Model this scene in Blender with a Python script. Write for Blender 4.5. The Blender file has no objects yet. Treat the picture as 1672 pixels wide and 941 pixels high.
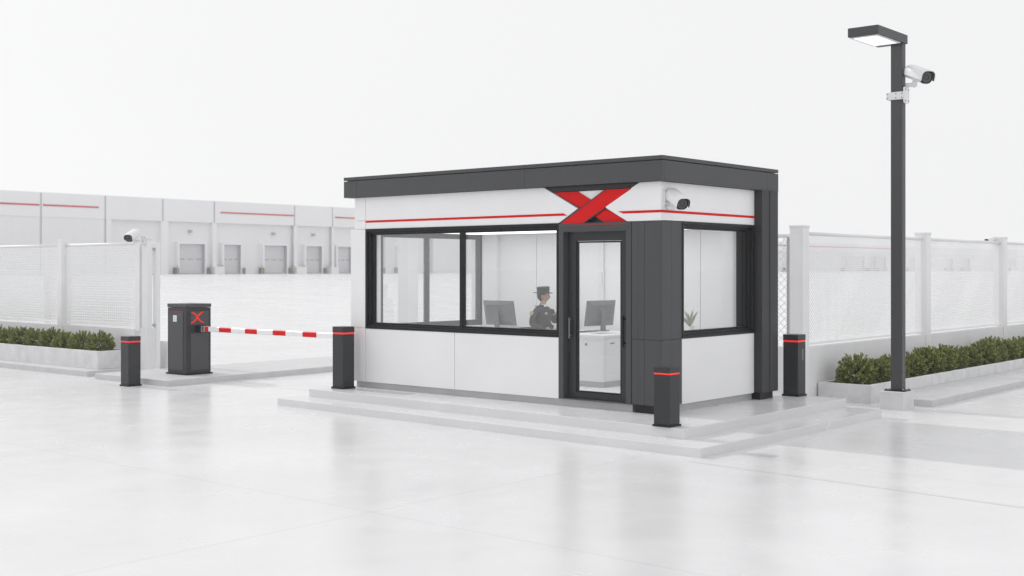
import bpy, bmesh, math, random
from mathutils import Vector, Matrix, noise
random.seed(7)
S = bpy.context.scene
COL = S.collection
R = math.radians
ROOTLOC = {}

# ------------------------------------------------------------------ helpers
class MB:
    """collects shapes, then links them as ONE mesh object"""
    def __init__(s): s.v, s.f, s.m, s.sm = [], [], [], []
    def add(s, vs, fs, m=0, smooth=False):
        o = len(s.v); s.v += [tuple(v) for v in vs]
        for f in fs: s.f.append([o + i for i in f]); s.m.append(m); s.sm.append(smooth)
    def box(s, x0, x1, y0, y1, z0, z1, m=0):
        vs = [(x, y, z) for z in (z0, z1) for y in (y0, y1) for x in (x0, x1)]
        s.add(vs, [(0, 2, 3, 1), (4, 5, 7, 6), (0, 1, 5, 4), (2, 6, 7, 3), (0, 4, 6, 2), (1, 3, 7, 5)], m)
    def prism(s, pts, axis, a, b, m=0):
        """closed polygon pts (2D) extruded along axis: y -> pts (x,z); x -> pts (y,z); z -> pts (x,y)"""
        def P(p, t): return {'y': (p[0], t, p[1]), 'x': (t, p[0], p[1]), 'z': (p[0], p[1], t)}[axis]
        n = len(pts)
        vs = [P(p, a) for p in pts] + [P(p, b) for p in pts]
        fs = [list(range(n)), list(range(2 * n - 1, n - 1, -1))]
        fs += [(i, i + n, (i + 1) % n + n, (i + 1) % n) for i in range(n)]
        s.add(vs, fs, m)
    def ring(s, u0, u1, w0, w1, t, axis, a, b, m=0, tb=None, tt=None):
        """rectangular frame: axis y -> u is x; axis x -> u is y; w is z"""
        tb = t if tb is None else tb; tt = t if tt is None else tt
        for (p, q, r, o) in ((u0, u0 + t, w0, w1), (u1 - t, u1, w0, w1), (u0 + t, u1 - t, w0, w0 + tb), (u0 + t, u1 - t, w1 - tt, w1)):
            if axis == 'y': s.box(p, q, a, b, r, o, m)
            else: s.box(a, b, p, q, r, o, m)
    def tube(s, p0, p1, r0, r1=None, n=12, m=0, caps=True, smooth=True):
        p0, p1 = Vector(p0), Vector(p1); r1 = r0 if r1 is None else r1
        d = (p1 - p0).normalized()
        u = d.orthogonal().normalized(); w = d.cross(u)
        vs = [p0 + (u * math.cos(2 * math.pi * i / n) + w * math.sin(2 * math.pi * i / n)) * r0 for i in range(n)]
        vs += [p1 + (u * math.cos(2 * math.pi * i / n) + w * math.sin(2 * math.pi * i / n)) * r1 for i in range(n)]
        s.add(vs, [(i, (i + 1) % n, (i + 1) % n + n, i + n) for i in range(n)], m, smooth)
        if caps: s.add(vs, [list(range(n))[::-1], list(range(n, 2 * n))], m)
    def loft(s, sections, m=0, smooth=True, caps=True, closed=True):
        n = len(sections[0]); vs = [p for sec in sections for p in sec]; fs = []
        for k in range(len(sections) - 1):
            for i in range(n if closed else n - 1):
                j = (i + 1) % n
                fs.append((k * n + i, k * n + j, (k + 1) * n + j, (k + 1) * n + i))
        s.add(vs, fs, m, smooth)
        if caps:
            s.add(sections[0], [list(range(n))[::-1]], m); s.add(sections[-1], [list(range(n))], m)
    def sphere(s, c, r, nu=16, nv=10, m=0, sc=(1, 1, 1)):
        secs = []
        for j in range(nv + 1):
            t = math.pi * j / nv
            secs.append([(c[0] + r * sc[0] * math.sin(t) * math.cos(2 * math.pi * i / nu), c[1] + r * sc[1] * math.sin(t) * math.sin(2 * math.pi * i / nu), c[2] - r * sc[2] * math.cos(t)) for i in range(nu)])
        s.loft(secs, m, True, False)
    def xf(s, M, start=0):
        s.v = s.v[:start] + [tuple(M @ Vector(v)) for v in s.v[start:]]
    def build(s, name, mats, parent=None, bevel=0.0, seg=2):
        if not isinstance(mats, (list, tuple)): mats = [mats]
        off = Vector(ROOTLOC.get(parent.name, (0, 0, 0))) if parent else Vector((0, 0, 0))
        me = bpy.data.meshes.new(name)
        me.from_pydata([tuple(Vector(v) - off) for v in s.v], [], s.f)
        for p, mi, sm in zip(me.polygons, s.m, s.sm): p.material_index = mi; p.use_smooth = sm
        for mt in mats: me.materials.append(mt)
        bm = bmesh.new(); bm.from_mesh(me)
        bmesh.ops.remove_doubles(bm, verts=bm.verts, dist=1e-6) if any(s.sm) else None
        bmesh.ops.recalc_face_normals(bm, faces=bm.faces); bm.to_mesh(me); bm.free()
        o = bpy.data.objects.new(name, me); COL.objects.link(o)
        if parent: o.parent = parent; ROOTLOC[o.name] = tuple(off)
        if bevel:
            b = o.modifiers.new('bevel', 'BEVEL'); b.width = bevel; b.segments = seg; b.limit_method = 'ANGLE'; b.angle_limit = R(40)
            b.harden_normals = False
        return o

def thing(name, loc, label, cat, group=None):
    o = bpy.data.objects.new(name, None); COL.objects.link(o); o.location = loc
    o.empty_display_size = 0.2
    o['label'] = label; o['category'] = cat
    if group: o['group'] = group
    ROOTLOC[o.name] = tuple(loc)
    return o
def tag(o, label, cat, group=None):
    o['label'] = label; o['category'] = cat
    if group: o['group'] = group
    return o
def struct(o): o['kind'] = 'structure'; return o
def copy_tree(o, parent=None):
    c = o.copy(); COL.objects.link(c)
    if parent: c.parent = parent
    for ch in list(o.children): copy_tree(ch, c)
    return c

# ------------------------------------------------------------------ materials
def mat(name, base, rough=0.5, metal=0.0, spec=0.5, var=0.0, vscale=3.0, rvar=0.0, bump=0.0, bscale=40.0, coat=0.0):
    m = bpy.data.materials.new(name); m.use_nodes = True
    nt = m.node_tree; b = nt.nodes['Principled BSDF']
    b.inputs['Base Color'].default_value = (*base, 1); b.inputs['Roughness'].default_value = rough
    b.inputs['Metallic'].default_value = metal; b.inputs['Specular IOR Level'].default_value = spec
    b.inputs['Coat Weight'].default_value = coat
    if var or rvar or bump:
        tc = nt.nodes.new('ShaderNodeTexCoord')
        nz = nt.nodes.new('ShaderNodeTexNoise'); nz.inputs['Scale'].default_value = vscale; nz.inputs['Detail'].default_value = 6; nz.inputs['Roughness'].default_value = .6
        nt.links.new(tc.outputs['Object'], nz.inputs['Vector'])
        if var:
            r = nt.nodes.new('ShaderNodeMapRange'); r.inputs['From Min'].default_value = .3; r.inputs['From Max'].default_value = .7
            r.inputs['To Min'].default_value = 1 - var; r.inputs['To Max'].default_value = 1 + var
            nt.links.new(nz.outputs['Fac'], r.inputs['Value'])
            mx = nt.nodes.new('ShaderNodeVectorMath'); mx.operation = 'SCALE'; mx.inputs[0].default_value = base
            nt.links.new(r.outputs['Result'], mx.inputs['Scale']); nt.links.new(mx.outputs['Vector'], b.inputs['Base Color'])
        if rvar:
            r2 = nt.nodes.new('ShaderNodeMapRange'); r2.inputs['From Min'].default_value = .3; r2.inputs['From Max'].default_value = .7
            r2.inputs['To Min'].default_value = max(.03, rough - rvar); r2.inputs['To Max'].default_value = rough + rvar
            nt.links.new(nz.outputs['Fac'], r2.inputs['Value']); nt.links.new(r2.outputs['Result'], b.inputs['Roughness'])
        if bump:
            n2 = nt.nodes.new('ShaderNodeTexNoise'); n2.inputs['Scale'].default_value = bscale; n2.inputs['Detail'].default_value = 4
            nt.links.new(tc.outputs['Object'], n2.inputs['Vector'])
            bp = nt.nodes.new('ShaderNodeBump'); bp.inputs['Strength'].default_value = bump; bp.inputs['Distance'].default_value = .01
            nt.links.new(n2.outputs['Fac'], bp.inputs['Height']); nt.links.new(bp.outputs['Normal'], b.inputs['Normal'])
    return m
def emit(name, col, strength, base=None):
    m = mat(name, base or col, .4); b = m.node_tree.nodes['Principled BSDF']
    b.inputs['Emission Color'].default_value = (*col, 1); b.inputs['Emission Strength'].default_value = strength
    return m
WHITE = mat('white_painted_metal', (.895, .895, .905), .38, var=.025, vscale=1.3, rvar=.06)
WHITE2 = mat('white_trim', (.84, .84, .85), .45, var=.03, vscale=2)
INNER = mat('white_interior', (.87, .87, .88), .55, var=.02, vscale=1.5)
GREYP = mat('grey_plinth', (.50, .50, .51), .4, var=.06, vscale=2.5, rvar=.1)
DARK = mat('charcoal_metal', (.068, .070, .075), .46, spec=.35, var=.035, vscale=.8, rvar=.04)
DARK2 = mat('charcoal_metal_smooth', (.033, .034, .038), .38, spec=.3, var=.04, vscale=.8, rvar=.04)
BLACK = mat('black_aluminium', (.011, .0115, .013), .36, spec=.22, var=.04, vscale=.8, rvar=.04)
BLACKP = mat('black_plastic', (.009, .009, .010), .3, spec=.25)
GASKET = mat('dark_seam', (.02, .02, .022), .6)
RED = mat('red_lacquer', (.70, .006, .008), .42, spec=.12, var=.03, vscale=2)
REDDIM = emit('red_emblem_light', (1.0, .02, .012), .3, (.55, .008, .008))
REDGLOW = emit('red_led', (1.0, .022, .012), .75, (.45, .008, .008))
LAMP = emit('lamp_diffuser', (1, 1, 1), .9, (.8, .8, .8))
CEILFILL = emit('added_ceiling_glow_panel', (1, .99, .98), 1.45, (.8, .8, .8))  # added glowing ceiling panel that brightens the booth interior
FENCE = mat('white_fence_paint', (.87, .87, .88), .5, var=.03, vscale=2)
MESHP = mat('white_mesh_coating', (.90, .90, .91), .5)
PLASTER = mat('white_rendered_wall', (.84, .84, .855), .7, var=.035, vscale=1.6, bump=.12, bscale=60)
CONC = mat('pale_concrete', (.70, .70, .71), .6, var=.07, vscale=3.5, bump=.15, bscale=70)
CONC2 = mat('weathered_concrete', (.73, .73, .74), .55, var=.10, vscale=4.5, bump=.2, bscale=60)
CCTVW = mat('white_camera_shell', (.82, .82, .83), .3, coat=.2)
GREYM = mat('grey_monitor_plastic', (.16, .165, .175), .4, var=.05)
STEEL = mat('brushed_steel', (.45, .45, .47), .35, metal=.8)
WARE = mat('warehouse_cladding', (.87, .87, .885), .6, var=.02, vscale=.15)
WARE2 = mat('warehouse_recess', (.84, .84, .855), .6, var=.03, vscale=.15)
WRED = mat('hazed_red_paint', (.60, .13, .14), .6, spec=.2)  # stripe red paled, with distance haze mixed into its colour
WSEAM = mat('warehouse_seam', (.58, .58, .60), .7)
WDOOR = mat('dock_door_panel', (.66, .66, .68), .5, var=.04, vscale=.4)
WDARK = mat('dock_rubber', (.20, .20, .21), .7)
WREV = mat('dock_reveal', (.46, .46, .48), .6)
SOIL = mat('planting_soil', (.06, .065, .03), .9, var=.4, vscale=14, bump=.6, bscale=30)
SKIN = mat('skin', (.45, .28, .21), .5)
UNIFORM = mat('black_uniform_cloth', (.016, .016, .02), .75, var=.25, vscale=9, bump=.25, bscale=35)
HAIR = mat('black_hair', (.012, .011, .011), .5)
GOLD = mat('gold_thread', (.55, .38, .12), .5)
PATCH = mat('patch_cloth', (.42, .42, .44), .7)
SHIRT = mat('white_shirt', (.8, .8, .8), .7)
POT = mat('white_pot', (.8, .8, .8), .4)

def cladding_lines(m, scale):
    nt = m.node_tree; b = nt.nodes['Principled BSDF']
    tc = nt.nodes.new('ShaderNodeTexCoord'); sp = nt.nodes.new('ShaderNodeSeparateXYZ')
    nt.links.new(tc.outputs['Object'], sp.inputs[0])
    mu = nt.nodes.new('ShaderNodeMath'); mu.operation = 'MULTIPLY'; mu.inputs[1].default_value = scale
    fr = nt.nodes.new('ShaderNodeMath'); fr.operation = 'FRACT'
    lt = nt.nodes.new('ShaderNodeMath'); lt.operation = 'LESS_THAN'; lt.inputs[1].default_value = .12
    bp = nt.nodes.new('ShaderNodeBump'); bp.inputs['Strength'].default_value = .5; bp.inputs['Distance'].default_value = .05; bp.invert = True
    nt.links.new(sp.outputs['Y'], mu.inputs[0]); nt.links.new(mu.outputs[0], fr.inputs[0]); nt.links.new(fr.outputs[0], lt.inputs[0])
    nt.links.new(lt.outputs[0], bp.inputs['Height']); nt.links.new(bp.outputs['Normal'], b.inputs['Normal'])
cladding_lines(WARE2, 1 / 1.1)

def make_glass():
    m = bpy.data.materials.new('window_glass'); m.use_nodes = True; nt = m.node_tree; nt.nodes.clear()
    out = nt.nodes.new('ShaderNodeOutputMaterial'); mx = nt.nodes.new('ShaderNodeMixShader')
    tr = nt.nodes.new('ShaderNodeBsdfTransparent'); tr.inputs['Color'].default_value = (.97, .975, .975, 1)
    gl = nt.nodes.new('ShaderNodeBsdfGlossy'); gl.inputs['Roughness'].default_value = .01; gl.inputs['Color'].default_value = (1, 1, 1, 1)
    lw = nt.nodes.new('ShaderNodeLayerWeight'); lw.inputs['Blend'].default_value = .5
    pw = nt.nodes.new('ShaderNodeMath'); pw.operation = 'POWER'; pw.inputs[1].default_value = 5
    ma = nt.nodes.new('ShaderNodeMath'); ma.operation = 'MULTIPLY_ADD'; ma.inputs[1].default_value = .94; ma.inputs[2].default_value = .07
    nt.links.new(lw.outputs['Facing'], pw.inputs[0]); nt.links.new(pw.outputs[0], ma.inputs[0]); nt.links.new(ma.outputs[0], mx.inputs[0])
    nt.links.new(tr.outputs[0], mx.inputs[1]); nt.links.new(gl.outputs[0], mx.inputs[2]); nt.links.new(mx.outputs[0], out.inputs[0])
    return m
GLASS = make_glass()

def make_ground(name, base, joints):
    m = bpy.data.materials.new(name); m.use_nodes = True; nt = m.node_tree; b = nt.nodes['Principled BSDF']
    L = nt.links.new
    tc = nt.nodes.new('ShaderNodeTexCoord')
    def nz(scale, detail=6, rough=.6, dist=0):
        n = nt.nodes.new('ShaderNodeTexNoise'); n.inputs['Scale'].default_value = scale; n.inputs['Detail'].default_value = detail
        n.inputs['Roughness'].default_value = rough; n.inputs['Distortion'].default_value = dist
        L(tc.outputs['Object'], n.inputs['Vector']); return n
    def mr(src, a, c, lo, hi):
        r = nt.nodes.new('ShaderNodeMapRange'); r.inputs['From Min'].default_value = a; r.inputs['From Max'].default_value = c
        r.inputs['To Min'].default_value = lo; r.inputs['To Max'].default_value = hi; L(src, r.inputs['Value']); return r.outputs['Result']
    def mul(a, c):
        r = nt.nodes.new('ShaderNodeMath'); r.operation = 'MULTIPLY'; L(a, r.inputs[0]); L(c, r.inputs[1]); return r.outputs[0]
    n1 = nz(.42, 4, .5, .5); n2 = nz(1.6, 5, .55, .5)
    f = mul(mr(n1.outputs['Fac'], .3, .7, .925, 1.02), mr(n2.outputs['Fac'], .3, .7, .974, 1.012))
    if joints:
        sp = nt.nodes.new('ShaderNodeSeparateXYZ'); L(tc.outputs['Object'], sp.inputs[0])
        for ax, step, off in (('X', 5.2, 2.15), ('Y', 4.6, 2.35)):
            a = nt.nodes.new('ShaderNodeMath'); a.operation = 'ADD'; a.inputs[1].default_value = 500 * step + off; L(sp.outputs[ax], a.inputs[0])
            mo = nt.nodes.new('ShaderNodeMath'); mo.operation = 'MODULO'; mo.inputs[1].default_value = step; L(a.outputs[0], mo.inputs[0])
            lt = nt.nodes.new('ShaderNodeMath'); lt.operation = 'LESS_THAN'; lt.inputs[1].default_value = .016; L(mo.outputs[0], lt.inputs[0])
            f = mul(f, mr(lt.outputs[0], 0, 1, 1, .86))
    sc = nt.nodes.new('ShaderNodeVectorMath'); sc.operation = 'SCALE'; sc.inputs[0].default_value = base; L(f, sc.inputs['Scale'])
    L(sc.outputs['Vector'], b.inputs['Base Color'])
    L(mr(n2.outputs['Fac'], .3, .7, .22, .285), b.inputs['Roughness'])
    b.inputs['Specular IOR Level'].default_value = .22
    return m
GROUND = make_ground('polished_pale_concrete', (.765, .765, .775), True)
KERB = mat('kerb_stone', (.60, .60, .61), .55, var=.06, vscale=3, bump=.15, bscale=60)
STEP = make_ground('pale_terrazzo', (.75, .75, .76), False)

def make_leaf(name, a, c):
    m = bpy.data.materials.new(name); m.use_nodes = True; nt = m.node_tree; b = nt.nodes['Principled BSDF']
    g = nt.nodes.new('ShaderNodeNewGeometry'); r = nt.nodes.new('ShaderNodeValToRGB')
    r.color_ramp.elements[0].color = (*a, 1); r.color_ramp.elements[1].color = (*c, 1)
    nt.links.new(g.outputs['Random Per Island'], r.inputs['Fac']); nt.links.new(r.outputs['Color'], b.inputs['Base Color'])
    b.inputs['Roughness'].default_value = .55; b.inputs['Specular IOR Level'].default_value = .25
    return m
LEAF = make_leaf('olive_leaf', (.095, .120, .024), (.42, .45, .15))
LEAF2 = make_leaf('pale_leaf', (.26, .32, .19), (.42, .47, .33))

# ------------------------------------------------------------------ ground
def zground(x): 
    t = min(1, max(0, (-24 - x) / 66)); return 1.5 * t * t * (3 - 2 * t)
xs = [600, 200, 60, 20, 0, -10, -24] + [-24 - 66 * i / 12 for i in range(1, 13)] + [-130, -300, -900]
ys = [-400, -60, 0, 10, 20, 40, 80, 160, 320, 600, 1200]
g = MB(); n = len(ys)
g.add([(x, y, zground(x)) for x in xs for y in ys], [(i * n + j, i * n + j + 1, (i + 1) * n + j + 1, (i + 1) * n + j) for i in range(len(xs) - 1) for j in range(n - 1)], 0, True)
struct(g.build('ground', GROUND))
j = MB(); SHLINE = mat('shadow_line_grey', (.70, .70, .71), .26, spec=.22)  # thin soft shadow line, painted as a darker strip on the ground
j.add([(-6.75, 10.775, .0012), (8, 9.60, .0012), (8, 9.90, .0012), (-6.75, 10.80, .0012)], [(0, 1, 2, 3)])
struct(j.build('shadow_strip', SHLINE))
# booth platform: two steps
p = MB(); p.prism([(-14.14, 11.33), (-6.775, 11.045), (-6.775, 15.64), (-14.14, 15.64)], 'z', -.05, .104); struct(p.build('platform', STEP, bevel=.006))
p = MB(); p.prism([(-13.94, 11.76), (-7.265, 11.505), (-7.29, 15.66), (-13.94, 15.66)], 'z', .09, .222); struct(p.build('platform', STEP, bevel=.006))
p = MB(); p.prism([(-20.0, 11.87), (-17.757, 11.88), (-18.0, 16.4), (-18.15, 20.5), (-20.0, 20.5)], 'z', -.05, .104); struct(p.build('barrier_island', KERB, bevel=.006))
p = MB(); p.box(-34, -20.54, 12.02, 13.08, -.05, .104); struct(p.build('kerb', KERB, bevel=.006))
p = MB(); p.prism([(-7.15, 17.27), (-6.73, 17.27), (-6.73, 48), (-7.585, 48), (-7.585, 17.5), (-7.15, 17.5)], 'z', -.05, .1); struct(p.build('kerb', KERB, bevel=.006))

# ------------------------------------------------------------------ guard booth
B = thing('guard_booth', (-11, 13.8, .222), 'white and charcoal guard booth with big windows, glass door and a red X sign', 'guard booth')
YF, XS, YB, XL = 12.40, -8.167, 15.215, -13.73
# plinth
m = MB(); m.box(-13.66, -8.62, 12.455, 15.14, .222, .315); m.box(-8.62, -8.225, 12.87, 15.0, .222, .315); m.build('plinth', GREYP, B)
m = MB(); m.box(-8.565, -8.215, 12.43, 12.86, .222, .322); m.build('column_base', BLACK, B)
m = MB(); m.box(-8.42, -8.10, 14.72, 15.08, .2225, .322); m.build('column_base', BLACK, B)
# interior floor + ceiling + back wall + inner linings
m = MB(); m.box(-13.66, -8.25, 12.50, 15.145, .3155, .3295); m.build('interior_floor', INNER, B)
m = MB(); m.box(-13.43, -8.25, 12.60, 15.145, 2.565, 2.60); m.build('ceiling', INNER, B)
m = MB(); m.box(-13.2, -8.7, 13.0, 14.7, 2.552, 2.562); m.build('added_ceiling_glow_panel', CEILFILL, B)
m = MB()
bx = [-13.44, -12.33, -11.62, -11.03, -9.28, -8.25]
for a, c in zip(bx, bx[1:]): m.box(a + .005, c - .005, 15.12, 15.15, .33, 2.56)
m.box(-13.6, -8.25, 15.15, YB - .02, .33, 3.06)
m.build('back_wall', INNER, B)
m = MB(); m.box(-13.42, -13.10, 15.03, 15.118, .33, 2.56); m.build('inner_post', INNER, B)
m = MB(); m.box(-8.80, -8.30, 14.90, 15.118, .33, 2.56); m.build('inner_post', INNER, B)
m = MB(); m.box(-11.08, -10.98, 15.08, 15.118, 1.4, 2.55); m.box(-11.06, -11.0, 15.06, 15.08, 1.75, 1.95); m.box(-11.06, -11.0, 15.06, 15.08, 1.38, 1.42); m.build('conduit', WHITE2, B)
m = MB(); m.box(-13.09, -8.85, 15.09, 15.118, .98, 1.06); m.build('wall_rail', GREYP, B)
# left (end) wall with its window
m = MB(); m.box(XL, -13.44, 12.72, 15.15, .33, 1.07); m.build('wall', WHITE, B)
m = MB(); m.box(-13.63, -13.44, 12.72, 15.15, 2.57, 3.06); m.build('wall', WHITE, B)
m = MB(); m.box(XL, -13.44, 15.105, 15.15, 1.07, 2.57); m.build('wall', WHITE, B)
ALU = mat('veiled_black_aluminium', (.10, .102, .108), .4, spec=.3)  # black frame lightened, the glass veil in front put into its colour
def window(u0, u1, w0, w1, axis, face, inward, mull=(), fm=None):
    """frame + panes; axis y: u is x, face is the outer y; inward is +1/-1 along axis"""
    f = MB(); i = inward
    def rg(t, a, c, u0=u0, u1=u1, w0=w0, w1=w1): f.ring(u0, u1, w0, w1, t, axis, min(face + i * a, face + i * c), max(face + i * a, face + i * c))
    rg(.035, -.008, .16)
    rg(.028, .03, .155, u0 + .035, u1 - .035, w0 + .035, w1 - .035)
    rg(.026, .075, .145, u0 + .063, u1 - .063, w0 + .063, w1 - .063)
    for c in mull:
        a, b2 = sorted((face + i * .055, face + i * .135))
        if axis == 'y': f.box(c - .026, c + .026, a, b2, w0 + .035, w1 - .035)
        else: f.box(a, b2, c - .03, c + .03, w0 + .035, w1 - .035)
    fr = f.build('window', fm or BLACK, B, bevel=.003)
    us = [u0 + .08] + list(mull) + [u1 - .08]
    for k in range(len(us) - 1):
        a, c = us[k] + (.02 if k else 0), us[k + 1] - (.02 if k < len(us) - 2 else 0)
        q = MB(); y0, y1 = sorted((face + i * .105, face + i * .113))
        if axis == 'y': q.box(a, c, y0, y1, w0 + .08, w1 - .08)
        else: q.box(y0, y1, a, c, w0 + .08, w1 - .08)
        q.build('pane', GLASS, fr)
    return fr
window(-13.405, -9.74, 1.11, 2.59, 'y', YF, 1, (-11.52,))
window(12.875, 14.675, 1.13, 2.59, 'x', XS, -1)
window(12.72, 15.10, 1.07, 2.57, 'x', -13.60, 1, (13.80,), ALU)
# front lower panels, left post, side panel
for a, c in ((-13.40, -11.594), (-11.586, -9.745)):
    m = MB(); m.box(a, c, YF, 12.452, .315, 1.108); m.build('lower_panel', WHITE, B, bevel=.004)
m = MB(); m.box(-13.40, -9.745, 12.454, 12.53, .316, 1.106); m.build('wall', INNER, B)
m = MB(); m.box(XL, -13.408, YF - .003, 12.715, .315, 1.118); m.box(XL, -13.408, YF - .003, 12.715, 1.122, 2.588); m.build('corner_post', WHITE, B, bevel=.004)
m = MB(); m.box(-13.64, -13.408, YF - .003, 12.715, 2.592, 2.715); m.box(-13.64, -13.408, YF - .003, 12.715, 2.719, 3.062); m.build('corner_post', WHITE, B, bevel=.003)
m = MB(); m.box(-8.222, XS, 12.88, 14.685, .315, 1.128); m.build('lower_panel', WHITE, B, bevel=.004)
m = MB(); m.box(-8.30, -8.224, 12.88, 14.685, .316, 1.126); m.build('wall', INNER, B)
# white band (signboard panels)
A = (-9.989, 3.062); T = (-9.436, 2.77); Bp = (-9.746, 2.592)
m = MB(); m.prism([(-13.404, 2.592), Bp, T, A, (-13.404, 3.062)], 'y', YF, 12.46); m.build('signboard', WHITE, B, bevel=.003)
m = MB(); m.prism([(-8.662, 2.588), (XS, 2.588), (XS, 3.062), (-8.478, 3.062), (-8.989, 2.80), (-8.989, 2.765)], 'y', YF, 12.46)
m.box(-8.24, XS, 12.4605, 14.69, 2.592, 3.062); m.build('signboard', WHITE, B, bevel=.003)
m = MB(); m.box(-13.40, -8.25, 12.50, 12.60, 2.592, 3.05); m.build('sign_backing', DARK, B)
m = MB(); m.box(-8.42, -8.26, 12.62, 15.08, 2.602, 3.05); m.build('wall', INNER, B)
m = MB(); m.prism([(-13.402, 2.685), (-9.60, 2.685), (-9.66, 2.716), (-13.402, 2.716)][::1], 'y', YF - .004, YF + .01)
m.build('red_stripe', RED, B)
m = MB(); m.prism([(-8.72, 2.685), (XS + .004, 2.685), (XS + .004, 2.716), (-8.80, 2.716)], 'y', YF - .004, YF + .01)
m.box(XS - .01, XS + .004, YF + .0105, 14.69, 2.685, 2.716); m.build('red_stripe', RED, B)
# X emblem
em = MB(); em.prism([(-9.97, 3.0), (-8.5, 3.0), (-8.45, 3.06), (-10.0, 3.06)], 'y', 12.425, 12.50); emo = em.build('emblem', DARK2, B)
m = MB(); m.prism([(-9.84, 2.992), (-9.455, 2.992), (-8.995, 2.748), (-8.648, 2.584), (-9.024, 2.584), (-9.31, 2.735), (-9.40, 2.775)], 'y', 12.425, 12.49); m.build('emblem_bar', RED, emo, bevel=.003)
m = MB(); m.prism([(-9.706, 2.584), (-9.352, 2.584), (-8.589, 2.993), (-8.987, 2.993)], 'y', 12.398, 12.424); m.build('emblem_bar', RED, emo, bevel=.003)
m = MB(); m.prism([(-9.735, 2.583), (-9.706, 2.583), (-8.985, 2.996), (-9.014, 2.996)], 'y', 12.404, 12.46)
m.prism([(-9.352, 2.583), (-9.323, 2.583), (-8.56, 2.996), (-8.589, 2.996)], 'y', 12.404, 12.43); m.build('emblem_edge', DARK2, emo)
m = MB(); m.prism([(-9.45, 2.992), (-8.99, 2.992), (-9.235, 2.855)], 'y', 12.44, 12.492); m.build('emblem_infill', WHITE, emo)
m = MB(); m.box(-9.69, -8.67, 12.388, 12.393, 2.557, 2.561); m.build('red_sheen_strip', RED, emo)  # red strip stands in for the emblem's red sheen on the header
# door
D = MB(); D.ring(-9.738, -8.604, .318, 2.585, .075, 'y', YF - .006, 12.58, tb=.012, tt=.11)
D.box(-9.70, -8.64, YF - .012, YF - .0065, 2.50, 2.53)
Do = D.build('door', DARK, B, bevel=.003)
m = MB(); m.ring(-9.66, -8.682, .332, 2.472, .13, 'y', 12.49, 12.54, tb=.075, tt=.115); m.build('door_frame', DARK2, Do, bevel=.004)
m = MB(); m.ring(-9.525, -8.817, .41, 2.352, .02, 'y', 12.50, 12.535); m.build('glazing_bead', BLACK, Do)
m = MB(); m.box(-9.526, -8.816, 12.512, 12.52, .408, 2.356); m.build('pane', GLASS, Do)
m = MB()
for z in (1.06, 1.36): m.box(-8.768, -8.742, 12.44, 12.489, z, z + .025)
m.box(-8.775, -8.735, 12.415, 12.44, 1.02, 1.42); m.build('handle', BLACKP, Do, bevel=.006)
m = MB()
for z in (1.13, 1.33): m.box(-9.612, -9.595, 12.45, 12.489, z, z + .015)
m.box(-9.614, -9.593, 12.438, 12.452, 1.10, 1.37); m.build('handle', GREYM, Do, bevel=.003)
# corner cladding boards
m = MB(); m.box(-8.59, XS - .01, YF + .01, 12.868, .33, 2.58); m.build('corner_core', GASKET, B)
def board(x0, x1, y0, y1):
    b = MB()
    b.box(x0, x1, y0, y1, .325, 1.126); b.box(x0, x1, y0, y1, 1.130, 2.583)
    b.build('cladding_board', DARK, B, bevel=.003)
board(-8.600, -8.502, YF + .004, YF + .012); board(-8.499, -8.41, YF, YF + .012); board(-8.406, XS, YF - .002, YF + .012)
board(XS - .012, XS + .002, YF + .013, 12.635); board(XS - .012, XS, 12.639, 12.872)
# rear pillar
m = MB(); m.box(-8.45, -8.052, 14.692, 15.13, .322, 3.064); m.build('pillar', DARK2, B, bevel=.004)
m = MB(); m.box(-8.06, -8.044, 14.905, 15.13, .322, 3.062); m.build('pillar_cover', DARK2, B, bevel=.003)
# roof
rx = [-13.80, -13.52, -10.25, -8.087]
m = MB()
for a, c in zip(rx, rx[1:]): m.box(a + .0015, c - .0015, 12.32, 12.36, 3.066, 3.312)
for a, c in ((12.3615, 14.90), (14.903, 15.22)): m.box(-8.127, -8.0875, a, c, 3.066, 3.312)
m.box(-13.798, -13.76, 12.362, 15.22, 3.066, 3.312); m.box(-13.76, -8.13, 15.18, 15.219, 3.066, 3.312)
m.build('roof_fascia', DARK, B, bevel=.002)
m = MB(); m.box(-13.757, -8.13, 12.363, 15.178, 3.064, 3.33); m.build('roof', GASKET, B)
m = MB()
for a, c in zip(rx, rx[1:]): m.box(a + .0015, c - .0015, 12.317, 15.223, 3.324, 3.372)
m.build('roof_cap', DARK, B, bevel=.003)

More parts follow.
